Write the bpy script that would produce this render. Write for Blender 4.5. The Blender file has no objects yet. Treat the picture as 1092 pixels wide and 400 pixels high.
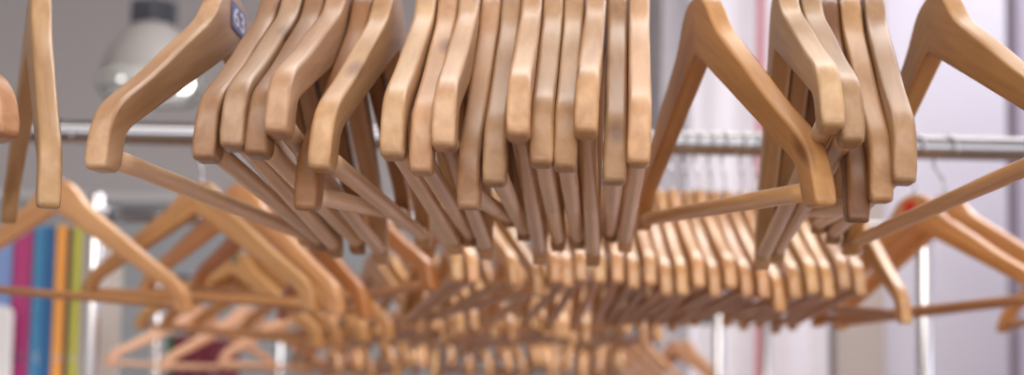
import bpy, bmesh, math, random
from mathutils import Vector, Matrix
random.seed(7)
SC = bpy.context.scene
COL = SC.collection
CAMZ = 1.45
R = math.radians

# ------------------------------------------------------------------ camera
TILT, ROLL, FPX = R(4.6), R(1.05), 1500.0
fw = Vector((0, math.cos(TILT), math.sin(TILT)))
up0 = Vector((0, -math.sin(TILT), math.cos(TILT)))
rt0 = Vector((1, 0, 0))
up = up0*math.cos(ROLL) - rt0*math.sin(ROLL)
rt = rt0*math.cos(ROLL) + up0*math.sin(ROLL)
cam_data = bpy.data.cameras.new('camera')
cam = bpy.data.objects.new('camera', cam_data); COL.objects.link(cam)
m = Matrix((rt, up, -fw)).transposed().to_4x4()
m.translation = Vector((0, 0, CAMZ))
cam.matrix_world = m
cam_data.sensor_width = 36; cam_data.lens = FPX/1092*36
cam_data.shift_y = 116/1092
cam_data.clip_start = .02
cam_data.dof.use_dof = True
cam_data.dof.focus_distance = .72
cam_data.dof.aperture_fstop = 6.6
SC.camera = cam

def at(px, py, Y):
    """point of the place seen at pixel (px, py), Y metres in front of the camera"""
    d = fw + rt*((px-546)/FPX) + up*((316-py)/FPX)
    p = d*(Y/d.y)
    return Vector((p.x, p.y, p.z+CAMZ))

# ------------------------------------------------------------------ helpers
def link(name, me, mat=None, parent=None, smooth=True):
    o = bpy.data.objects.new(name, me); COL.objects.link(o)
    if mat and not me.materials: me.materials.append(mat)
    if smooth:
        for p in me.polygons: p.use_smooth = True
    if parent: o.parent = parent
    return o
def from_bm(name, bm, mat=None, parent=None, smooth=False):
    bmesh.ops.recalc_face_normals(bm, faces=bm.faces)
    me = bpy.data.meshes.new(name); bm.to_mesh(me); bm.free()
    return link(name, me, mat, parent, smooth)
def tag(o, label, cat, group=None):
    o['label'] = label; o['category'] = cat
    if group: o['group'] = group
    return o
def empty(name, loc=(0, 0, 0)):
    o = bpy.data.objects.new(name, None); COL.objects.link(o); o.location = loc
    o.empty_display_size = .02
    return o
def box(bm, c, s, bev=0.0, seg=2):
    r = bmesh.ops.create_cube(bm, size=1)
    vs = r['verts']
    for v in vs: v.co = Vector((v.co.x*s[0]+c[0], v.co.y*s[1]+c[1], v.co.z*s[2]+c[2]))
    if bev:
        es = list({e for v in vs for e in v.link_edges})
        bmesh.ops.bevel(bm, geom=es, offset=bev, segments=seg, affect='EDGES', profile=.7)
def tube(bm, pts, rad, n=12, cap=True):
    """round tube along pts (list of Vector); rad may be a list"""
    pts = [Vector(p) for p in pts]
    rs = rad if isinstance(rad, (list, tuple)) else [rad]*len(pts)
    t0 = (pts[1]-pts[0]).normalized()
    a = t0.orthogonal().normalized()
    rings = []
    for i, p in enumerate(pts):
        t = (pts[min(i+1, len(pts)-1)]-pts[max(i-1, 0)]).normalized()
        a = (a - t*a.dot(t)).normalized(); b = t.cross(a)
        rings.append([bm.verts.new(p+(a*math.cos(k*2*math.pi/n)+b*math.sin(k*2*math.pi/n))*rs[i]) for k in range(n)])
    for i in range(len(rings)-1):
        for k in range(n):
            bm.faces.new((rings[i][k], rings[i][(k+1) % n], rings[i+1][(k+1) % n], rings[i+1][k]))
    if cap:
        bm.faces.new(rings[0][::-1]); bm.faces.new(rings[-1])
def lathe(bm, prof, c=(0, 0, 0), n=48, cap=False):
    rings = [[bm.verts.new((c[0]+r*math.cos(k*2*math.pi/n), c[1]+r*math.sin(k*2*math.pi/n), c[2]+z)) for k in range(n)] for r, z in prof]
    for i in range(len(rings)-1):
        for k in range(n):
            bm.faces.new((rings[i][k], rings[i][(k+1) % n], rings[i+1][(k+1) % n], rings[i+1][k]))
    if cap: bm.faces.new(rings[0][::-1]); bm.faces.new(rings[-1])

# ------------------------------------------------------------------ materials
def principled(name, col, rough=.5, metal=0, **kw):
    mt = bpy.data.materials.new(name); mt.use_nodes = True
    b = mt.node_tree.nodes['Principled BSDF']
    b.inputs['Base Color'].default_value = (*col, 1)
    b.inputs['Roughness'].default_value = rough
    b.inputs['Metallic'].default_value = metal
    for k, v in kw.items(): b.inputs[k].default_value = v
    return mt
def mottled(name, col, amt=.12, scale=8, rough=.6, stretch=(1, 1, 1), bump=0, **kw):
    """plain surface with a soft procedural unevenness"""
    mt = principled(name, col, rough, **kw); nt = mt.node_tree; b = nt.nodes['Principled BSDF']
    tc = nt.nodes.new('ShaderNodeTexCoord'); mp = nt.nodes.new('ShaderNodeMapping')
    mp.inputs['Scale'].default_value = stretch
    nz = nt.nodes.new('ShaderNodeTexNoise'); nz.inputs['Scale'].default_value = scale; nz.inputs['Detail'].default_value = 5
    rp = nt.nodes.new('ShaderNodeMapRange'); rp.inputs['To Min'].default_value = 1-amt; rp.inputs['To Max'].default_value = 1+amt
    mx = nt.nodes.new('ShaderNodeVectorMath'); mx.operation = 'SCALE'; mx.inputs[0].default_value = col
    L = nt.links.new
    L(tc.outputs['Object'], mp.inputs[0]); L(mp.outputs[0], nz.inputs['Vector']); L(nz.outputs['Fac'], rp.inputs['Value'])
    L(rp.outputs[0], mx.inputs['Scale']); L(mx.outputs[0], b.inputs['Base Color'])
    if bump:
        bp = nt.nodes.new('ShaderNodeBump'); bp.inputs['Strength'].default_value = bump; bp.inputs['Distance'].default_value = .002
        L(nz.outputs['Fac'], bp.inputs['Height']); L(bp.outputs[0], b.inputs['Normal'])
    return mt
def wood(name, light, dark, rough=.36, coat=.35, vary=.16, slope=.45, knots=True):
    """lacquered beech: fine grain following the arm, a per-hanger tone and a few knots"""
    mt = principled(name, light, rough); nt = mt.node_tree; b = nt.nodes['Principled BSDF']; L = nt.links.new
    b.inputs['Coat Weight'].default_value = coat; b.inputs['Coat Roughness'].default_value = .22
    N = nt.nodes.new
    tc = N('ShaderNodeTexCoord'); sx = N('ShaderNodeSeparateXYZ'); L(tc.outputs['Object'], sx.inputs[0])
    ab = N('ShaderNodeMath'); ab.operation = 'ABSOLUTE'; L(sx.outputs['X'], ab.inputs[0])
    ma = N('ShaderNodeMath'); ma.operation = 'MULTIPLY_ADD'; ma.inputs[1].default_value = slope
    L(ab.outputs[0], ma.inputs[0]); L(sx.outputs['Z'], ma.inputs[2])       # height measured across the grain
    oi = N('ShaderNodeObjectInfo')
    of = N('ShaderNodeMath'); of.operation = 'MULTIPLY'; of.inputs[1].default_value = 37.0; L(oi.outputs['Random'], of.inputs[0])
    sg = N('ShaderNodeMath'); sg.operation = 'SIGN'; L(sx.outputs['X'], sg.inputs[0])
    o2 = N('ShaderNodeMath'); o2.operation = 'MULTIPLY_ADD'; o2.inputs[1].default_value = 3.1
    L(sg.outputs[0], o2.inputs[0]); L(of.outputs[0], o2.inputs[2])         # the two halves are two boards
    cb = N('ShaderNodeCombineXYZ'); L(sx.outputs['X'], cb.inputs['X']); L(sx.outputs['Y'], cb.inputs['Y']); L(ma.outputs[0], cb.inputs['Z'])
    ad = N('ShaderNodeVectorMath'); ad.operation = 'ADD'; L(cb.outputs[0], ad.inputs[0])
    oc = N('ShaderNodeCombineXYZ'); L(o2.outputs[0], oc.inputs['X']); L(o2.outputs[0], oc.inputs['Y']); L(o2.outputs[0], oc.inputs['Z']); L(oc.outputs[0], ad.inputs[1])
    mp = N('ShaderNodeMapping'); mp.inputs['Scale'].default_value = (7, 90, 90); L(ad.outputs[0], mp.inputs[0])
    nz = N('ShaderNodeTexNoise'); nz.inputs['Scale'].default_value = 1.6; nz.inputs['Detail'].default_value = 6; nz.inputs['Distortion'].default_value = .6
    L(mp.outputs[0], nz.inputs['Vector'])
    m2 = N('ShaderNodeMapping'); m2.inputs['Scale'].default_value = (3.5, 24, 24); L(ad.outputs[0], m2.inputs[0])
    n2 = N('ShaderNodeTexNoise'); n2.inputs['Scale'].default_value = 1.3; n2.inputs['Detail'].default_value = 3; L(m2.outputs[0], n2.inputs['Vector'])
    mm = N('ShaderNodeMix'); mm.data_type = 'FLOAT'; mm.inputs[0].default_value = .55
    L(nz.outputs['Fac'], mm.inputs[2]); L(n2.outputs['Fac'], mm.inputs[3])
    cr = N('ShaderNodeValToRGB'); cr.color_ramp.elements[0].position = .33; cr.color_ramp.elements[1].position = .66
    cr.color_ramp.elements[0].color = (*dark, 1); cr.color_ramp.elements[1].color = (*light, 1)
    L(mm.outputs[0], cr.inputs[0])
    # knots
    out = cr.outputs[0]
    if knots:
        mk = N('ShaderNodeMapping'); mk.inputs['Scale'].default_value = (9, 30, 26); L(ad.outputs[0], mk.inputs[0])
        vo = N('ShaderNodeTexVoronoi'); vo.inputs['Scale'].default_value = 1.0; L(mk.outputs[0], vo.inputs['Vector'])
        kr = N('ShaderNodeValToRGB'); kr.color_ramp.elements[0].position = .05; kr.color_ramp.elements[1].position = .17
        kr.color_ramp.elements[0].color = (.75, .75, .75, 1); kr.color_ramp.elements[1].color = (0, 0, 0, 1)
        L(vo.outputs['Distance'], kr.inputs[0])
        km = N('ShaderNodeMix'); km.data_type = 'RGBA'; km.inputs[7].default_value = (dark[0]*.45, dark[1]*.32, dark[2]*.25, 1)
        L(kr.outputs[0], km.inputs[0]); L(out, km.inputs[6]); out = km.outputs[2]
    hs = N('ShaderNodeHueSaturation')
    vr = N('ShaderNodeMapRange'); vr.inputs['To Min'].default_value = 1-vary; vr.inputs['To Max'].default_value = 1+vary
    L(oi.outputs['Random'], vr.inputs['Value']); L(vr.outputs[0], hs.inputs['Value'])
    f2 = N('ShaderNodeMath'); f2.operation = 'FRACT'; L(of.outputs[0], f2.inputs[0])
    hr = N('ShaderNodeMapRange'); hr.inputs['To Min'].default_value = .495; hr.inputs['To Max'].default_value = .505
    L(f2.outputs[0], hr.inputs['Value']); L(hr.outputs[0], hs.inputs['Hue'])
    L(out, hs.inputs['Color'])
    tn = N('ShaderNodeMix'); tn.data_type = 'RGBA'; tn.blend_type = 'MULTIPLY'; tn.inputs[0].default_value = 1     # varnish tone of this hanger
    L(hs.outputs[0], tn.inputs[6]); L(oi.outputs['Color'], tn.inputs[7]); L(tn.outputs[2], b.inputs['Base Color'])
    rr = N('ShaderNodeMapRange'); rr.inputs['To Min'].default_value = rough-.06; rr.inputs['To Max'].default_value = rough+.14
    L(n2.outputs['Fac'], rr.inputs['Value']); L(rr.outputs[0], b.inputs['Roughness'])
    bp = N('ShaderNodeBump'); bp.inputs['Strength'].default_value = .12; bp.inputs['Distance'].default_value = .0006
    L(nz.outputs['Fac'], bp.inputs['Height']); L(bp.outputs[0], b.inputs['Normal'])
    return mt

M = {}
M['beech'] = wood('beech', (.56, .35, .19), (.34, .18, .08), rough=.40, coat=.12, vary=.2)
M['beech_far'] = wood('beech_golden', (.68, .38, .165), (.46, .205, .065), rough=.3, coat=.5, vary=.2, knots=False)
M['beech_pale'] = wood('beech_pale', (.74, .44, .26), (.58, .30, .16), vary=.1, knots=False)
M['bar'] = wood('beech_dowel', (.78, .54, .35), (.60, .38, .22), rough=.38, coat=.2, slope=0, knots=False)
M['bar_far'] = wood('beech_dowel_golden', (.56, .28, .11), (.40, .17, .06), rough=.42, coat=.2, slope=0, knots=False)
M['steel'] = mottled('hook_steel', (.52, .52, .55), .05, 40, .22, metal=1)
M['chrome'] = mottled('chrome_tube', (.34, .34, .36), .05, 6, .22, stretch=(.3, 3, 3), metal=1)
M['pole_steel'] = mottled('pole_steel', (.80, .80, .82), .05, 6, .2, stretch=(3, 3, .3), metal=1)
M['plastic_black'] = mottled('black_plastic', (.02, .02, .022), .2, 20, .5)
FRONT = [('A1',-0.3973,0.7494,-0.0774,-0.0828),
  ('A2',-0.3000,0.3924,0.0977,-0.0176),
  ('B',-0.1858,-0.0975,0.0288,0.0371),
  ('C',-0.1519,0.0018,0.0077,0.0256),
  ('D',-0.1383,0.0073,-0.0162,0.0206),
  ('E',-0.1240,-0.0074,-0.0014,0.0192),
  ('F',-0.1104,-0.0255,-0.0414,0.0258),
  ('H',-0.0950,-0.0379,0.1124,0.0043),
  ('G',-0.0799,-0.0573,0.0268,-0.0040),
  ('I',-0.0565,-0.0321,0.0007,0.0280),
  ('J',-0.0427,-0.0280,0.0321,0.0199),
  ('K',-0.0289,-0.0310,-0.0187,0.0114),
  ('L',-0.0161,-0.0466,0.1085,0.0132),
  ('M',-0.0031,-0.0441,0.0560,0.0119),
  ('N',0.0098,-0.0460,-0.0378,0.0090),
  ('O',0.0232,-0.0525,0.0149,0.0027),
  ('P',0.0363,-0.0611,0.0229,0.0017),
  ('Q',0.0510,-0.0681,-0.0439,-0.0168),
  ('R',0.0636,-0.0644,0.0511,-0.0135),
  ('S',0.0781,-0.0650,0.0137,-0.0303),
  ('T',0.1130,0.1122,0.0963,0.0750),
  ('U',0.1644,-0.0991,-0.0562,0.0249),
  ('V',0.1807,-0.1025,-0.0295,-0.0053),
  ('W',0.1938,-0.1300,0.1352,-0.0078),
  ('X',0.2078,-0.1416,0.0891,-0.0150),
  ('Y',0.2243,-0.1432,0.0490,-0.0455),
  ('Z',0.2638,0.0132,0.0053,-0.0132)]
R2 = [('2a',-0.5252,0.9892,0.0840,0.1230),
  ('2b',-0.3550,0.8756,0.0733,-0.0210),
  ('2d',-0.3071,0.7512,0.0914,-0.0169),
  ('2e',-0.2663,0.6532,0.1163,0.0176),
  ('2f',-0.1884,0.5272,-0.0233,-0.0000),
  ('2g',-0.0977,0.1981,-0.0564,-0.0009),
  ('2h',-0.0841,0.2082,-0.0495,0.0001),
  ('2i',-0.0560,0.2665,-0.0434,0.0070),
  ('2j',-0.0304,0.2772,-0.0013,0.0003),
  ('2k',0.0049,0.1760,-0.0562,0.0001),
  ('2l',0.0340,0.0943,-0.0388,0.0032),
  ('2m',0.0571,0.0474,-0.0625,0.0007),
  ('2n',0.0831,0.0144,-0.0567,0.0003),
  ('p',0.1052,-0.0066,-0.0610,0.0002),
  ('p',0.1207,-0.0035,-0.0355,-0.0001),
  ('p',0.1352,0.0043,-0.0529,-0.0001),
  ('p',0.1511,0.0077,-0.0112,0.0003),
  ('p',0.1661,0.0107,-0.0153,0.0003),
  ('p',0.1808,0.0151,-0.0486,0.0003),
  ('p',0.1964,0.0217,-0.0072,0.0008),
  ('p',0.2103,0.0238,-0.0469,0.0004),
  ('p',0.2264,0.0274,-0.0120,0.0008),
  ('p',0.2422,0.0326,-0.0063,0.0014),
  ('p',0.2630,0.0230,0.0519,-0.0009),
  ('p',0.2787,0.0099,-0.0076,0.0004),
  ('p',0.2972,-0.0023,-0.0281,-0.0000),
  ('p',0.3161,-0.0134,-0.0123,-0.0005),
  ('p',0.3325,-0.0249,-0.0492,0.0009),
  ('p',0.3527,-0.0388,-0.0235,-0.0010),
  ('R0',0.3869,0.0401,0.1001,0.0076),
  ('R1',0.4600,0.3425,-0.0023,0.0032),
  ('R2',0.4959,0.3508,-0.0194,-0.0391),
  ('R3',0.6968,0.2102,-0.0246,-0.1437)]
R3 = [('3a',-0.4364,0.9635,0.0884,-0.0832),
  ('3b',-0.4013,0.9181,0.0819,-0.0873),
  ('3c',-0.3586,0.8898,0.0423,-0.1188),
  ('3d',-0.2931,0.7422,0.0354,-0.1570),
  ('q',-0.2249,0.3792,-0.0039,0.0098),
  ('q',-0.1998,0.3576,-0.0042,0.0091),
  ('q',-0.1736,0.3370,0.0229,0.0097),
  ('q',-0.1473,0.3163,0.0498,0.0099),
  ('q',-0.1257,0.2920,-0.0329,0.0052),
  ('q',-0.1006,0.2703,-0.0334,0.0045),
  ('q',-0.0725,0.2511,0.0488,0.0077),
  ('q',-0.0486,0.2284,0.0211,0.0062),
  ('q',-0.0245,0.2059,-0.0070,0.0045),
  ('q',0.0006,0.1842,-0.0075,0.0039),
  ('q',0.0274,0.1639,0.0472,0.0048),
  ('q',0.0524,0.1421,0.0467,0.0041),
  ('q',0.0773,0.1203,0.0462,0.0035),
  ('q',0.1008,0.0974,-0.0097,0.0017),
  ('q',0.1259,0.0757,-0.0103,0.0012),
  ('q',0.1509,0.0541,-0.0110,0.0008),
  ('q',0.1773,0.0334,0.0440,0.0009),
  ('q',0.2004,0.0106,-0.0404,-0.0001)]
# ------------------------------------------------------------------ one wooden coat hanger
# local frame: x along the shoulders (+x points to the camera side), z up, origin = centre of the rail it hangs on
WT = -.055
HALF = [  # (top x, top z, bottom x, bottom z) from the middle to the tip
    (0.0000, 0.0000, 0.0000, -0.0370), (0.0080, -0.0004, 0.0060, -0.0392), (0.0155, -0.0020, 0.0130, -0.0423), (0.0220, -0.0046, 0.0190, -0.0449), (0.0280, -0.0085, 0.0250, -0.0476)
   , (0.0335, -0.0133, 0.0300, -0.0498), (0.0385, -0.0183, 0.0355, -0.0522), (0.0445, -0.0235, 0.0410, -0.0547), (0.0515, -0.0287, 0.0480, -0.0578), (0.0600, -0.0338, 0.0550, -0.0609)
   , (0.0700, -0.0392, 0.0650, -0.0653), (0.0820, -0.0457, 0.0775, -0.0708), (0.0960, -0.0532, 0.0930, -0.0777), (0.1120, -0.0620, 0.1110, -0.0857), (0.1280, -0.0712, 0.1290, -0.0936)
   , (0.1450, -0.0804, 0.1470, -0.1016), (0.1600, -0.0882, 0.1620, -0.1083), (0.1730, -0.0945, 0.1740, -0.1136), (0.1830, -0.0994, 0.1820, -0.1178), (0.1910, -0.1036, 0.1880, -0.1225)
   , (0.1975, -0.1078, 0.1915, -0.1300), (0.2025, -0.1122, 0.1945, -0.1385), (0.2065, -0.1170, 0.1990, -0.1415), (0.2095, -0.1220, 0.2035, -0.1415), (0.2117, -0.1272, 0.2075, -0.1415)
   ]
def thick(x): return .0062 - .0006*min(1, abs(x)/.2)
def frame_mesh(name, nsec):
    bm = bmesh.new(); rings = []
    # rounded-rectangle section: (s across -1..1, t bottom..top 0..1) with corner radius rc
    def section(T, B, ht, rc):
        ax = (T-B); h = ax.length; ax = ax/h
        pts = []
        for (cs, ct, a0) in ((1, 1, 0), (-1, 1, 90), (-1, 0, 180), (1, 0, 270)):
            for k in range(nsec):
                a = R(a0 + 90*k/(nsec-1))
                v = cs*(ht-rc) + rc*math.cos(a)
                t = (h-rc if ct else rc) + rc*math.sin(a)
                pts.append(B + ax*t + Vector((0, v, 0)))
        return pts
    st = []
    for (tx, tz, bx, bz) in HALF: st.append((Vector((tx, 0, tz)), Vector((bx, 0, bz))))
    full = [(Vector((-a.x, 0, a.z)), Vector((-b.x, 0, b.z))) for a, b in reversed(st[1:])] + st
    def ins(T, B, k):   # shrunken end stations give the tip a soft rounded edge
        mid = (T+B)/2
        return mid+(T-mid)*k, mid+(B-mid)*k
    sec = []
    for a, b in full: sec.append((a, b, thick(a.x), .0026))
    T, B = st[-1]
    ends = [(Vector((.2133, 0, -.1320)), Vector((.2105, 0, -.1415)), thick(.2), .0020), (Vector((.2146, 0, -.1362)), Vector((.2135, 0, -.1412)), thick(.2)-.0004, .0020),
            (Vector((.2153, 0, -.1380)), Vector((.2151, 0, -.1405)), thick(.2)-.0014, .0012)]
    mir = lambda s: (Vector((-s[0].x, 0, s[0].z)), Vector((-s[1].x, 0, s[1].z)), s[2], s[3])
    sec = [mir(s) for s in reversed(ends)] + sec + ends
    for T, B, ht, rc in sec:
        rings.append([bm.verts.new(p+Vector((0, 0, WT))) for p in section(T, B, ht, min(rc, (T-B).length*.49))])
    n = len(rings[0])
    for i in range(len(rings)-1):
        for k in range(n):
            bm.faces.new((rings[i][k], rings[i][(k+1) % n], rings[i+1][(k+1) % n], rings[i+1][k]))
    bm.faces.new(rings[0][::-1]); bm.faces.new(rings[-1])
    bmesh.ops.recalc_face_normals(bm, faces=bm.faces)
    me = bpy.data.meshes.new(name); bm.to_mesh(me); bm.free()
    for p in me.polygons: p.use_smooth = True
    return me
def bar_mesh(name, n=14):
    bm = bmesh.new()
    xs = [-.196+.392*i/16 for i in range(17)]
    tube(bm, [(x, 0, -.188) for x in xs], [.0050+.0001*math.sin(i*1.7) for i in range(17)], n)
    bmesh.ops.recalc_face_normals(bm, faces=bm.faces)
    me = bpy.data.meshes.new(name); bm.to_mesh(me); bm.free()
    for p in me.polygons: p.use_smooth = True
    return me
def hook_mesh(name):
    bm = bmesh.new(); r = .0225; cz = .0145-r
    pts = [(0, 0, WT-.004), (0, 0, WT+.006), (-.001, 0, WT+.013), (-.005, 0, -.0355)]
    for a in range(-125, -371, -15): pts.append((r*math.cos(R(a)), 0, cz+r*math.sin(R(a))))
    tube(bm, pts, .0014, 8)
    # small screw collar where the wire enters the wood
    lathe(bm, [(.0016, WT+.0030), (.0034, WT+.0028), (.0036, WT+.0012), (.0034, WT-.0015)], n=12)
    bmesh.ops.recalc_face_normals(bm, faces=bm.faces)
    me = bpy.data.meshes.new(name); bm.to_mesh(me); bm.free()
    for p in me.polygons: p.use_smooth = True
    return me
meshes = {}
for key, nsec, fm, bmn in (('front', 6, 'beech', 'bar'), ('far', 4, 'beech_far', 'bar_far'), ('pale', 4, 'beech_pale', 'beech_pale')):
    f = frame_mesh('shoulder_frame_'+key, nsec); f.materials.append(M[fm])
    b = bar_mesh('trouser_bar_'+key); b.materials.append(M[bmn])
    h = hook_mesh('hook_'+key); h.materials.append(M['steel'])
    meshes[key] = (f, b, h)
protos = {}
def hanger(key, rail, X, yaw, pitch, lean, label, group, scale=1.0):
    """hang one hanger on a rail; first of a kind is built, the rest are object copies"""
    root = empty('wooden_coat_hanger')
    if key not in protos:
        f, b, h = meshes[key]
        parts = [link('shoulder_frame', f), link('trouser_bar', b), link('hook', h)]
        protos[key] = parts
    else:
        parts = []
        for p in protos[key]:
            c = p.copy(); COL.objects.link(c); parts.append(c)
    for p in parts: p.parent = root
    Bm = Matrix(((0, 1, 0), (-1, 0, 0), (0, 0, 1)))
    Rt = Matrix.Rotation(yaw, 3, 'Z') @ Bm @ Matrix.Rotation(lean, 3, 'X') @ Matrix.Rotation(pitch, 3, 'Y')
    mw = Rt.to_4x4()*1.0
    mw.translation = rail(X)
    root.matrix_world = mw
    if scale != 1: root.scale = (scale,)*3
    tag(root, label, 'hanger', group)
    return root
def rail_fn(y0, h, sl=0): return lambda X: Vector((X, y0+sl*X, h+CAMZ))
h1 = .3148
rail1 = lambda X: Vector((X, .866-.012*X, h1+.012*X+CAMZ)); rail2 = rail_fn(1.6, .309); rail3 = rail_fn(2.25, .300); rail4 = rail_fn(3.08, .270)
rail5 = rail_fn(4.45, .262, -.85)

ORD = ['leftmost', 'second', 'third', 'fourth', 'fifth', 'sixth', 'seventh', 'eighth', 'ninth', 'tenth', 'eleventh', 'twelfth', 'thirteenth', 'fourteenth', 'fifteenth', 'sixteenth',
       'seventeenth', 'eighteenth', 'nineteenth', 'twentieth', 'twenty-first', 'twenty-second', 'twenty-third', 'twenty-fourth', 'twenty-fifth', 'twenty-sixth']
def nth(i, k):
    return ('leftmost' if i == 0 else 'rightmost' if i == k-1 else ORD[i]+' from the left')

FL = {
 'A1': 'sharp wooden hanger cut off by the left edge, only its rounded tip showing',
 'A2': 'pale wooden hanger at far left with a long upright arm, blurred lamp to its right',
 'B': 'light wooden hanger with a blue 63 size label, its arm crossing the lamp',
 'C': 'brown wooden hanger just right of the labelled 63 hanger, lower than its neighbour',
 'D': 'pinkish wooden hanger with broad sunlit arm, second to the right of the labelled 63 hanger',
 'E': 'brown wooden hanger squeezed between the broad pink arm and the pale short-tipped arm',
 'F': 'pale wooden hanger with high square tip, just left of the large glossy hanger',
 'H': 'dark low-hanging wooden hanger, tip showing directly beneath the large glossy hanger',
 'G': 'large glossy wooden hanger with bright ridge line, last before the dense row',
 'I': 'first wooden hanger at the left end of the dense middle row',
 'J': 'second wooden hanger of the dense middle row, slightly lower brown tip',
 'K': 'third wooden hanger of the dense middle row, short pale tip with a bright right edge',
 'L': 'fourth wooden hanger of the dense middle row, straight arm with the lowest tip',
 'M': 'fifth wooden hanger of the dense middle row, straight brown arm with clean square tip',
 'N': 'sixth wooden hanger of the dense middle row, pale bent arm ending high',
 'O': 'seventh wooden hanger of the dense middle row, dark-spotted tip below the pale bent arm',
 'P': 'eighth wooden hanger of the dense middle row, half hidden by the sharply faceted tip',
 'Q': 'ninth wooden hanger of the dense middle row, sharply faceted tip turned to the left',
 'R': 'tenth wooden hanger of the dense middle row, low tip second from its right end',
 'S': 'last wooden hanger at the right end of the dense middle row, wide pale tip',
 'T': 'golden wooden hanger turned broadside, its triangle open over the blurred second rail',
 'U': 'pale wooden hanger with rounded high tip, arm resting above the golden triangular hanger',
 'V': 'pale wooden hanger just behind the rounded high tip, a little lower to its right',
 'W': 'dark brown low-hanging wooden hanger between the rounded pale tips and two straight upright arms',
 'X': 'straight upright wooden hanger, second from the right of the right-hand bunch',
 'Y': 'straight upright wooden hanger at the right edge of the right-hand bunch, beside bare wall',
 'Z': 'golden wooden hanger at the right edge of the photo, dowel slanting across the far pole'}
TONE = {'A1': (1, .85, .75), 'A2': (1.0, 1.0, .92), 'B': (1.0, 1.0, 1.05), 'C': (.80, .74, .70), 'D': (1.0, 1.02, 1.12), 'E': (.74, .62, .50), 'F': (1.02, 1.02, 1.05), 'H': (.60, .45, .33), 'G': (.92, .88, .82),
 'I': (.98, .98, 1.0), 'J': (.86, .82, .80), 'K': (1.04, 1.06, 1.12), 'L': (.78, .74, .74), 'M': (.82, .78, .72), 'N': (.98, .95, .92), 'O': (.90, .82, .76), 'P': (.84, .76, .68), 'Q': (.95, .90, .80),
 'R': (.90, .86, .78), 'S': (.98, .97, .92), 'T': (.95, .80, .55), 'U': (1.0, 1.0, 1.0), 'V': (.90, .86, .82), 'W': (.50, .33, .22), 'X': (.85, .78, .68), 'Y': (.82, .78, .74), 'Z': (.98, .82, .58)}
front_roots = {}
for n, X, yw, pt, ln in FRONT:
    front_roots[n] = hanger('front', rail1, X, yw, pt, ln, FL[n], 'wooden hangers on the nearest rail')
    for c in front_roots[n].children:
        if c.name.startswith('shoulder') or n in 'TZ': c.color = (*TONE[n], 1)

R2L = {'2a': 'blurred wooden hanger on second rail at far left, in front of the coloured binders',
 '2b': 'blurred wooden hanger on second rail with a green size dot, right of the white pole',
 '2d': 'blurred wooden hanger on second rail directly behind the one with the green size dot',
 '2e': 'orange-brown blurred wooden hanger on second rail, second behind the one with the green dot',
 '2f': 'dark orange blurred hanger on second rail, level dowel below the large glossy hanger',
 'R0': 'steeply tilted wooden hanger at right end of the second rail pack, its tip drooping low',
 'R1': 'blurred wooden hanger with a red sticker, before the right steel pole',
 'R2': 'blurred wooden hanger on second rail just right of the one with the red sticker',
 'R3': 'blurred wooden hanger cut off at the right edge, only its left tip showing'}
ob = [c for c in front_roots['A2'].children if c.name.startswith('trouser_bar')][0]; bpy.data.objects.remove(ob)   # this one has lost its dowel
r2roots = {}
mid2 = [r for r in R2 if r[0] in ('2g', '2h', '2i', '2j', '2k', '2l', '2m', '2n')]
pk2 = [r for r in R2 if r[0] == 'p']
for r in R2:
    n, X, yw, pt, ln = r
    if n in R2L: lab, g = R2L[n], 'turned wooden hangers on the second rail'
    elif r in mid2: lab, g = 'slanting wooden hanger mid second rail, '+nth(mid2.index(r), len(mid2))+' of the eight slanting ones', 'slanting wooden hangers in the middle of the second rail'
    else: lab, g = 'golden hanger in the tight right-hand pack on second rail, '+nth(pk2.index(r), len(pk2)), 'tight pack of wooden hangers on the right of the second rail'
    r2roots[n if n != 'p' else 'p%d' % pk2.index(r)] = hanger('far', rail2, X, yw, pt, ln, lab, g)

for k_, cl in (('2b', (1, 1.02, .95)), ('2e', (.95, .66, .45)), ('2f', (.85, .60, .42)), ('R1', (1, .9, .75)), ('R3', (.9, .8, .65))):
    for c in r2roots[k_].children:
        if c.name.startswith('shoulder'): c.color = (*cl, 1)
q3 = [r for r in R3 if r[0] == 'q']; a3 = [r for r in R3 if r[0] != 'q']
r3roots = {}
for r in R3:
    n, X, yw, pt, ln = r
    if n == '3a': lab = 'yellowish blurred wooden hanger on third rail with a small green size dot at its neck'
    elif n != 'q': lab = 'yellowish blurred hanger on third rail, %s behind the one with the green dot' % {'3b': 'first', '3c': 'second', '3d': 'third'}[n]
    else: yw += R(3.5)*math.sin(q3.index(r)*.8+1); pt += R(random.uniform(-3, 3)); lab = 'blurred golden hanger in the middle pack on third rail, '+nth(q3.index(r), len(q3))
    r3roots[n] = hanger('far', rail3, X, yw, pt, ln, lab, 'turned yellowish hangers on the third rail' if n != 'q' else 'blurred pack of wooden hangers on the third rail')

for k_ in ('3a', '3b', '3c', '3d'):
    for c in r3roots[k_].children:
        if c.name.startswith('shoulder'): c.color = (1.05, 1.0, .86, 1)
# fourth rail: paler hangers, two turned ones at the left, then a pack
for i, (X, yw, pt, lab) in enumerate(((-.69, R(-46), R(0), 'pale pinkish blurred hanger low at left, leftmost on the fourth rail'),
                                      (-.585, R(-44), R(2), 'pale pinkish blurred hanger low at left, second on the fourth rail'),
                                      (-.475, R(-36), R(-1), 'pale pinkish blurred hanger on fourth rail, beside the tight pack'))):
    hanger('pale', rail4, X, yw, pt, 0, lab, 'turned pale hangers on the fourth rail')
n4 = 24
for i in range(n4):
    X = -.43+.0285*i
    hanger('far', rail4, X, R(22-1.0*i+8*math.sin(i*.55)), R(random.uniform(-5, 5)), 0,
           'pale blurred hanger in the low pack on fourth rail, '+nth(i, n4), 'low pack of pale hangers on the fourth rail')
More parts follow.
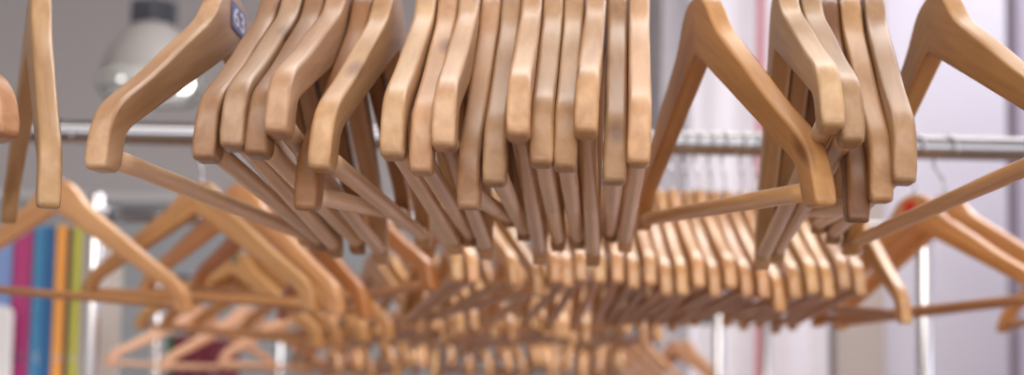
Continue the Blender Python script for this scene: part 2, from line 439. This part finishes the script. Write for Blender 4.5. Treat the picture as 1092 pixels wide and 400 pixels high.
# fifth rail, standing askew at the back
p5 = [-.72, -.66, -.60, .27, .31, .35, .39, .47, .50]
for i, X in enumerate(p5):
    if i < 3: lab, yw = 'tiny pale hanger far behind at left on the farthest rail, '+['leftmost', 'middle', 'rightmost'][i]+' of three', R(8)
    else: lab, yw = 'pale hanger on the farthest rail below the right pack, '+nth(i-3, 6)+' of six', R(28)
    hanger('pale', rail5, X, yw-R(6)*random.random(), R(random.uniform(-2, 2)), 0, lab, 'pale hangers on the farthest rail')

# ------------------------------------------------------------------ small labels on hangers
def text_mesh(s, size, mat, parent, mw, name='digits', ext=.0001):
    cu = bpy.data.curves.new('txt', 'FONT'); cu.body = s; cu.size = size; cu.align_x = 'CENTER'; cu.align_y = 'CENTER'; cu.extrude = ext; cu.offset = .00035
    to = bpy.data.objects.new('txt', cu); COL.objects.link(to)
    bpy.context.view_layer.update()
    me = bpy.data.meshes.new_from_object(to.evaluated_get(bpy.context.evaluated_depsgraph_get()))
    bpy.data.objects.remove(to)
    me.materials.clear(); me.materials.append(mat)
    o = bpy.data.objects.new(name, me); COL.objects.link(o); o.parent = parent; o.matrix_local = mw
    return o
M['label_blue'] = mottled('label_blue', (.13, .16, .42), .5, 120, .45)
M['label_white'] = principled('label_print', (.78, .80, .92), .5)
M['sticker_red'] = mottled('sticker_red', (.62, .03, .015), .1, 60, .5)
M['sticker_green'] = mottled('sticker_green', (.01, .06, .035), .2, 60, .5)
M['sticker_white'] = mottled('sticker_white', (.6, .62, .6), .1, 60, .5)
rb = front_roots['B']
bm = bmesh.new(); box(bm, (0, 0, 0), (.030, .0176, .0004), .00015, 1)
lm = Matrix.Translation((-.004, .0068, WT-.0165)) @ Matrix.Rotation(R(-6), 4, 'Y') @ Matrix.Rotation(R(90), 4, 'X') @ Matrix.Rotation(R(180), 4, 'Y')
lab = from_bm('size_label', bm, M['label_blue'], rb); lab.matrix_local = lm; lab['label'] = 'small blue size label reading 63'
text_mesh('63', .0165, M['label_white'], lab, Matrix.Translation((0, 0, .0003)) @ Matrix.Scale(1.55, 4, (1, 0, 0)))
def disc(root, x, z, rad, mat, mat2, lbl, side=-1):
    bm = bmesh.new(); lathe(bm, [(.00001, .0004), (rad*.8, .0004), (rad, .0002), (rad, -.0002)], n=24)
    d = from_bm('size_sticker', bm, mat, root); d['label'] = lbl
    d.matrix_local = Matrix.Translation((x, side*.0068, z)) @ Matrix.Rotation(R(-90*side), 4, 'X')
    if mat2:
        bm = bmesh.new(); lathe(bm, [(.00001, .0007), (rad*.42, .0007), (rad*.42, .0002)], n=16)
        c = from_bm('sticker_centre', bm, mat2, d); c['label'] = 'pale centre'
disc(r2roots['2b'], .003, WT-.0095, .0065, M['sticker_green'], M['sticker_white'], 'dark green round size sticker')
disc(r3roots['3a'], .004, WT-.014, .0075, M['sticker_green'], M['sticker_white'], 'dark green round size sticker')
bm = bmesh.new(); box(bm, (0, 0, 0), (.020, .0006, .018), .0002, 1)
sq = from_bm('red_sticker', bm, M['sticker_red'], r2roots['R1']); sq.matrix_local = Matrix.Translation((-.001, -.0067, WT-.017)); sq['label'] = 'red square sticker'

# ------------------------------------------------------------------ clothes racks
def rack(rail, x0, x1, rr, label, top_over=.0, posts=None):
    root = empty('clothes_rack', (rail((x0+x1)/2).x, rail((x0+x1)/2).y, 0))
    inv = root.location.copy()
    A, B = rail(x0), rail(x1)
    def P(v): return Vector(v)-inv
    bm = bmesh.new(); tube(bm, [P(A+(B-A)*t/12) for t in range(13)], rr, 32)
    from_bm('rail', bm, M['chrome'], root, True)
    d = (B-A).normalized(); nrm = Vector((-d.y, d.x, 0))
    for e in ((posts or (x0, x1))):
        p = rail(e)
        bm = bmesh.new(); tube(bm, [P((p.x, p.y, .05)), P((p.x, p.y, 1.0)), P((p.x, p.y, p.z+top_over-.004)), P((p.x, p.y, p.z+top_over))], [.013, .013, .013, .010], 24)
        u = from_bm('upright', bm, M['pole_steel'], root, True)
        bm = bmesh.new(); a = p+nrm*.26; b = p-nrm*.26
        tube(bm, [P((a.x, a.y, .06)), P((b.x, b.y, .06))], .014, 16)
        f = from_bm('base_foot', bm, M['chrome'], root, True)
        for q in (a, b):
            bm = bmesh.new(); tube(bm, [P((q.x-.012, q.y, .025)), P((q.x+.012, q.y, .025))], .025, 20)
            box(bm, P((q.x, q.y, .05)), (.012, .03, .03), .003)
            w = from_bm('castor', bm, M['plastic_black'], root)
        bm = bmesh.new(); tube(bm, [P(p-d*.022), P(p+d*.022)], rr+.0022, 24)
        from_bm('joint_collar', bm, M['chrome'], root, True)
    tag(root, label, 'clothes rack')
    return root
rack(rail1, -1.0, 1.0, .0125, 'chrome clothes rack carrying the nearest sharp hangers, its rail just above the photo')
rack(rail2, -1.3, 1.3, .0135, 'chrome clothes rack whose rail crosses the upper part behind the sharp hangers')
rack(rail3, -.672, .662, .0125, 'chrome clothes rack with tall poles at far left and far right, third rail', .035)
rack(rail4, -.775, .455, .0125, 'chrome clothes rack with short blurred pole low at left, fourth rail', .03)
rack(rail5, -.85, .70, .0125, 'chrome clothes rack standing askew farthest back', .0)
# ------------------------------------------------------------------ the room
M['wall_grey'] = mottled('painted_wall_grey', (.62, .595, .595), .03, 1.2, .8, bump=.05)
M['wall_blue'] = mottled('painted_dado_blue_grey', (.50, .54, .57), .04, 1.5, .8)
M['wall_white'] = mottled('painted_wall_white', (.80, .775, .84), .03, 1.5, .7)
M['beige'] = mottled('painted_beige', (.58, .50, .45), .04, 3, .7)
M['ceiling'] = mottled('ceiling_paint', (.72, .71, .70), .03, 2, .85)
M['floor'] = mottled('dark_wood_floor', (.32, .21, .14), .2, 5, .35, stretch=(.6, 6, 1))
def struct(name, bm, mat):
    o = from_bm(name, bm, mat); o['kind'] = 'structure'; return o
XL, XR, YB, YF, H = -4.2, 3.6, 6.4, -4.0, 3.7
def sbox(name, a, b, mat):
    bm = bmesh.new(); box(bm, [(a[i]+b[i])/2 for i in range(3)], [b[i]-a[i] for i in range(3)])
    return struct(name, bm, mat)
sbox('floor', (XL, YF, -.1), (XR, YB, 0), M['floor'])
sbox('ceiling', (XL, YF, H), (XR, YB, H+.1), M['ceiling'])
sbox('wall_back', (XL, YB, 0), (XR, YB+.1, H), M['wall_grey'])
sbox('wall_left', (XL-.1, YF, 0), (XL, YB, H), M['wall_grey'])
sbox('wall_right', (XR, YF, 0), (XR+.1, YB, H), M['wall_white'])
# front wall (behind the camera) with a wide shop window
M['frame_white'] = mottled('white_window_frame', (.8, .8, .8), .03, 10, .4)
bm = bmesh.new()
box(bm, ((XL+XR)/2, YF-.05, .4), (XR-XL, .1, .8)); box(bm, ((XL+XR)/2, YF-.05, 3.6), (XR-XL, .1, .2))
box(bm, (XL+.35, YF-.05, 2.15), (.7, .1, 2.7)); box(bm, (XR-.35, YF-.05, 2.15), (.7, .1, 2.7))
struct('wall_front', bm, M['wall_white'])
bm = bmesh.new()
for x in (XL+.7, -1.4, .8, XR-.7): box(bm, (x, YF-.05, 2.15), (.06, .08, 2.7))
for z in (.83, 3.47): box(bm, ((XL+XR)/2, YF-.05, z), (XR-XL-1.4, .08, .06))
struct('window_1', bm, M['frame_white'])
bm = bmesh.new()
for y in (-.75, .6, 1.95): box(bm, (XR-.02, y, 1.9), (.06, .06, 1.9))
for z in (.97, 2.83): box(bm, (XR-.02, .6, z), (.06, 2.76, .06))
struct('window_2', bm, M['frame_white'])
# white partition block on the right with a beige pilaster
xp = at(706, 60, 5.2).x
sbox('wall_partition', (xp, 5.2, 0), (XR, YB, H), M['wall_white'])
x0, x1 = at(888, 370, 5.1).x, at(941, 370, 5.1).x
sbox('trim_1', (x0, 5.06, 0), (x1, 5.2, H), M['beige'])
x0 = at(1087, 200, 3.9).x
M['lilac'] = mottled('painted_lilac_grey', (.36, .32, .42), .03, 3, .7)
sbox('trim_2', (x0, 3.9, 0), (XR, 4.0, H), M['lilac'])
# blue-grey lower wall and a ledge on the left
zl = at(150, 214, 6.3).z
sbox('trim_3', (XL, YB-.03, 0), (xp, YB, zl), M['wall_blue'])
sbox('trim_4', (XL, YB-.09, zl), (xp, YB, zl+.035), M['frame_white'])

# white curtain behind the right pack, and a pink banner
M['curtain'] = mottled('white_curtain', (.88, .86, .92), .03, 20, .9)
M['pink'] = mottled('pink_cloth', (.66, .26, .30), .06, 20, .8)
def hanging_cloth(name, xa, xb, y, z0, z1, fold, amp, mat, label, cat):
    bm = bmesh.new(); n = int((xb-xa)/fold*10); cols = []
    for i in range(n+1):
        x = xa+(xb-xa)*i/n; ph = (x-xa)/fold*2*math.pi
        a = amp*(1+.35*math.sin(ph*.31+1))
        cols.append([bm.verts.new((x, y+a*math.sin(ph)*(1 if k < 6 else .6), z0+(z1-z0)*k/8)) for k in range(9)])
    for i in range(n):
        for k in range(8): bm.faces.new((cols[i][k], cols[i+1][k], cols[i+1][k+1], cols[i][k+1]))
    o = from_bm(name, bm, mat, None, True)
    s = o.modifiers.new('thickness', 'SOLIDIFY'); s.thickness = .003
    return o
def curtain(name, pa, pb, y, z0, z1, fold, amp, mat, label, cat):
    root = empty(name, ((pa+pb)/2, y, z0))
    o = hanging_cloth('cloth', pa, pb, y, z0, z1, fold, amp, mat, label, cat); o.parent = root; o.location = -root.location
    bm = bmesh.new(); tube(bm, [(pa-.05, y, z1+.012), (pb+.05, y, z1+.012)], .012, 16)
    r = from_bm('curtain_rod', bm, M['chrome'], root, True); r.location = -root.location
    for x in (pa-.03, pb+.03):
        bm = bmesh.new(); tube(bm, [(x, y, z1+.012), (x, y, H)], .006, 10)
        d = from_bm('drop_rod', bm, M['chrome'], root, True); d.location = -root.location
    tag(root, label, cat)
curtain('curtain', at(738, 60, 4.9).x, at(886, 60, 4.9).x, 4.95, .05, 3.3, .13, .011, M['curtain'], 'white pleated curtain hanging blurred behind the right-hand hangers', 'curtain')
curtain('fabric_banner', at(809, 60, 4.8).x, at(817, 60, 4.8).x, 4.84, .05, 3.35, .03, .006, M['pink'], 'narrow pink cloth strip hanging in front of the white curtain', 'banner')

# ------------------------------------------------------------------ binders on a cabinet at the left
def cabinet(x0, x1, y0, y1, z, label):
    root = empty('cabinet', ((x0+x1)/2, (y0+y1)/2, 0)); L0 = root.location.copy()
    bm = bmesh.new(); box(bm, Vector(((x0+x1)/2, (y0+y1)/2, z/2))-L0, (x1-x0, y1-y0, z), .004)
    from_bm('body', bm, M['frame_white'], root)
    w = (x1-x0)/2
    for i in range(2):
        bm = bmesh.new(); box(bm, Vector((x0+w*(i+.5), y0-.01, z/2))-L0, (w-.008, .018, z-.06), .003)
        d = from_bm('door', bm, M['frame_white'], root)
        bm = bmesh.new(); hx = x0+w+(-.04 if i == 0 else .04)
        tube(bm, [Vector((hx, y0-.02, z*.55))-L0, Vector((hx, y0-.035, z*.56))-L0, Vector((hx, y0-.035, z*.64))-L0, Vector((hx, y0-.02, z*.65))-L0], .004, 8)
        from_bm('handle', bm, M['steel'], d, True)
    tag(root, label, 'cabinet')
YBIN = 2.95
zb = at(50, 412, YBIN).z
cabinet(-1.45, at(92, 400, YBIN).x+.01, YBIN-.09, YBIN+.34, zb, 'white cabinet under the row of coloured binders, just below the photo')
def binder(x0, x1, y, z, h, col, label, depth=.26, tone2=None, group='coloured binders at the left'):
    mt = mottled('binder_cover', col, .06, 30, .5)
    root = empty('ring_binder', ((x0+x1)/2, y, z)); w = x1-x0-.0012
    bm = bmesh.new()
    box(bm, (0, .0015, h/2), (w, .003, h), .0008)                        # spine
    for s in (-1, 1): box(bm, (s*(w/2-.001), depth/2, h/2), (.002, depth, h), .0006)   # covers
    from_bm('cover', bm, mt, root)
    bm = bmesh.new(); box(bm, (0, depth/2+.004, h/2-.004), (w-.006, depth-.02, h-.02), .001)
    from_bm('paper_block', bm, M['label_white'], root)
    bm = bmesh.new()
    n = 20; rr = min(.011, w*.3)
    outer = [bm.verts.new((rr*math.cos(k*2*math.pi/n), -.0006, .06+rr*math.sin(k*2*math.pi/n))) for k in range(n)]
    inner = [bm.verts.new((rr*.7*math.cos(k*2*math.pi/n), -.0006, .06+rr*.7*math.sin(k*2*math.pi/n))) for k in range(n)]
    o2 = [bm.verts.new((v.co.x, .0002, v.co.z)) for v in outer]
    for k in range(n):
        bm.faces.new((outer[k], outer[(k+1) % n], inner[(k+1) % n], inner[k])); bm.faces.new((outer[k], o2[k], o2[(k+1) % n], outer[(k+1) % n]))
    from_bm('finger_ring', bm, M['steel'], root)
    if tone2:
        m2 = mottled('binder_tone', tone2, .05, 30, .5)
        bm = bmesh.new(); box(bm, (w*.24, -.0004, h/2), (w*.5, .0008, h*.985), .0002)
        from_bm('spine_panel', bm, m2, root)['label'] = 'darker half of the spine'
    tag(root, label, 'binder', group)
px = lambda p: at(p, 330, YBIN).x
binder(px(-34), px(-17), YBIN, zb, .32, (.55, .56, .6), 'light grey binder left of the pale blue one, outside the left edge')
binder(px(-16), px(11), YBIN, zb, .335, (.20, .30, .58), 'pale blue binder at the left edge of the row')
binder(px(11.5), px(32), YBIN, zb, .34, (.42, .035, .17), 'magenta binder between the pale blue and teal ones')
binder(px(32.5), px(56), YBIN, zb, .338, (.05, .23, .42), 'teal blue binder with a darker blue half, right of the magenta one', tone2=(.015, .11, .28))
binder(px(56.5), px(69), YBIN, zb, .34, (.85, .36, .06), 'orange binder right of the teal blue one')
binder(px(69.5), px(74), YBIN, zb, .335, (.06, .04, .08), 'thin dark binder between the orange and the lime one')
binder(px(74.5), px(85), YBIN, zb, .336, (.52, .50, .07), 'lime green binder at the right of the coloured row')
binder(px(85.5), px(93), YBIN, zb, .33, (.55, .50, .44), 'beige binder at the right end of the row beside the chrome pole')
# a white card holder in front of the binders
Yh = 2.90; c0, c1 = at(-26, 330, Yh).x, at(13, 330, Yh).x; zt_ = at(0, 326, Yh).z
bm = bmesh.new(); nn = 8; rr_ = .02; prof = [(c0, zb), (c1, zb)]
for k in range(nn+1): a = math.pi/2*k/nn; prof.append((c1-rr_+rr_*math.cos(a), zt_-rr_+rr_*math.sin(a)))
for k in range(nn+1): a = math.pi/2+math.pi/2*k/nn; prof.append((c0+rr_+rr_*math.cos(a), zt_-rr_+rr_*math.sin(a)))
fr = [bm.verts.new((x, Yh-.012, z)) for x, z in prof]; bk = [bm.verts.new((x, Yh+.012, z)) for x, z in prof]
bm.faces.new(fr); bm.faces.new(bk[::-1])
for k in range(len(fr)): bm.faces.new((fr[k], bk[k], bk[(k+1) % len(fr)], fr[(k+1) % len(fr)]))
o = from_bm('card_holder', bm, M['frame_white']); tag(o, 'white rounded card holder in front of the pale blue binder, bottom left corner', 'holder')
# second cabinet with a maroon and a green binder behind the fourth rail
Y2 = 3.75; z2 = at(200, 425, Y2).z
x0 = at(176, 400, Y2).x
cabinet(at(150, 400, Y2).x, at(262, 400, Y2).x, Y2-.02, Y2+.34, z2, 'low white cabinet behind the fourth rail under the maroon binders')
h2 = at(200, 358, Y2).z-z2
q = lambda p: at(p, 380, Y2).x
binder(q(177), q(184), Y2, z2, h2, (.02, .14, .06), 'dark green binder beside the maroon ones at lower left', group='dark binders at lower left')
for i, (a, b) in enumerate(((184.5, 201), (201.5, 219), (219.5, 236))):
    binder(q(a), q(b), Y2, z2, h2-.004*i, (.16, .012, .03), 'dark maroon binder at lower left, '+['next to the green one', 'between two others alike', 'farthest from the green one'][i], group='dark binders at lower left')

# ------------------------------------------------------------------ pendant lamp
YL = 4.0
lc = at(161, 100, YL); rad = (at(217, 95, YL).x-at(104, 95, YL).x)/2
zt = at(161, 27, YL).z; zr = at(161, 80, YL).z; zbt = at(161, 106, YL).z
lamp = empty('pendant_lamp', (lc.x, YL, zr))
M['lamp_shade'] = mottled('frosted_lamp_shade', (.40, .38, .37), .04, 6, .45)
M['lamp_metal'] = mottled('lamp_dark_metal', (.10, .105, .13), .1, 10, .5)
M['lamp_glass'] = principled('clear_prismatic_glass', (.93, .95, .95), .12, **{'Transmission Weight': .9, 'IOR': 1.3})
M['bulb'] = principled('lit_bulb', (1, 1, 1), .4); b_ = M['bulb'].node_tree.nodes['Principled BSDF']
b_.inputs['Emission Color'].default_value = (1, .98, .9, 1); b_.inputs['Emission Strength'].default_value = 14
hh = zt-zr
bm = bmesh.new()
prof = [(.052, hh), (.060, hh*.97), (.078, hh*.86), (.098, hh*.70), (.117, hh*.50), (.133, hh*.28), (rad*.93, 0), (rad*.94, -.004), (rad*.92, -.004), (.128, hh*.28), (.112, hh*.5), (.093, hh*.70), (.073, hh*.85), (.055, hh*.95), (.047, hh*.97)]
lathe(bm, prof, n=64); sh = from_bm('shade', bm, M['lamp_shade'], lamp, True)
bm = bmesh.new(); lb = zbt-zr
prof = [(rad*.94, 0), (rad, lb*.35), (rad*.99, lb*.6), (rad*.86, lb), (rad*.84, lb*.97), (rad*.965, lb*.6), (rad*.975, lb*.36), (rad*.915, 0)]
lathe(bm, prof, n=64); from_bm('glass_rim', bm, M['lamp_glass'], lamp, True)
zt2 = at(161, 3, YL).z-zr
bm = bmesh.new(); lathe(bm, [(.001, hh-.004), (.045, hh-.004), (.045, zt2-.004), (.038, zt2), (.001, zt2)], n=40)
for k in range(24):
    a = k*2*math.pi/24; c = Vector((.055*math.cos(a), .055*math.sin(a), (hh+zt2)/2))
    r0 = len(bm.verts); box(bm, (0, 0, 0), (.022, .004, zt2-hh-.004))
    bm.verts.ensure_lookup_table()
    for v in list(bm.verts)[r0:]:
        x, y, z = v.co; v.co = Vector((c.x+x*math.cos(a)-y*math.sin(a), c.y+x*math.sin(a)+y*math.cos(a), c.z+z))
from_bm('heat_sink', bm, M['lamp_metal'], lamp)
bm = bmesh.new(); tube(bm, [(0, 0, zt2-.002), (0, 0, H-zr-.03)], .008, 12); lathe(bm, [(.001, H-zr), (.05, H-zr), (.045, H-zr-.03), (.001, H-zr-.03)], n=24)
from_bm('suspension_rod', bm, M['lamp_metal'], lamp)
for pxl, dy in ((130, -.06), (199, -.04), (160, .09)):
    bm = bmesh.new(); bmesh.ops.create_icosphere(bm, subdivisions=3, radius=.017)
    o = from_bm('bulb', bm, M['bulb'], lamp, True); p = at(pxl, 89, YL+dy); o.location = p-lamp.location
tag(lamp, 'blurred bell-shaped pendant lamp with dark ribbed top, upper left', 'lamp')

# ------------------------------------------------------------------ light
w = bpy.data.worlds.new('world'); SC.world = w; w.use_nodes = True
w.node_tree.nodes['Background'].inputs[0].default_value = (.92, .94, 1, 1); w.node_tree.nodes['Background'].inputs[1].default_value = 1.2
def area(name, loc, rot, sx, sy, power, col):
    l = bpy.data.lights.new(name, 'AREA'); l.shape = 'RECTANGLE'; l.size = sx; l.size_y = sy; l.energy = power; l.color = col
    o = bpy.data.objects.new(name, l); COL.objects.link(o); o.location = loc; o.rotation_euler = rot
    return o
# daylight through the shop window behind the camera
area('daylight_window', (.4, YF+.05, 2.1), (R(90), 0, 0), 5.6, 2.5, 118, (1, .985, .975))
# ceiling light panels
area('ceiling_panel', (-.2, -.3, H-.03), (0, 0, 0), 2.6, 1.4, 52, (1, .93, .86))
area('ceiling_panel', (.6, 2.7, H-.03), (0, 0, 0), 2.4, 1.0, 60, (1, .95, .90))
area('ceiling_panel', (2.2, 3.9, H-.03), (0, 0, 0), 1.2, 1.6, 62, (.97, .96, 1))
area('daylight_side_window', (XR-.05, .6, 1.9), (R(90), 0, R(90)), 2.6, 1.8, 45, (.80, .86, 1))
SC.view_settings.view_transform = 'Standard'; SC.view_settings.look = 'None'
SC.view_settings.gamma = 1; SC.view_settings.use_curve_mapping = False
SC.view_settings.exposure = -0.18
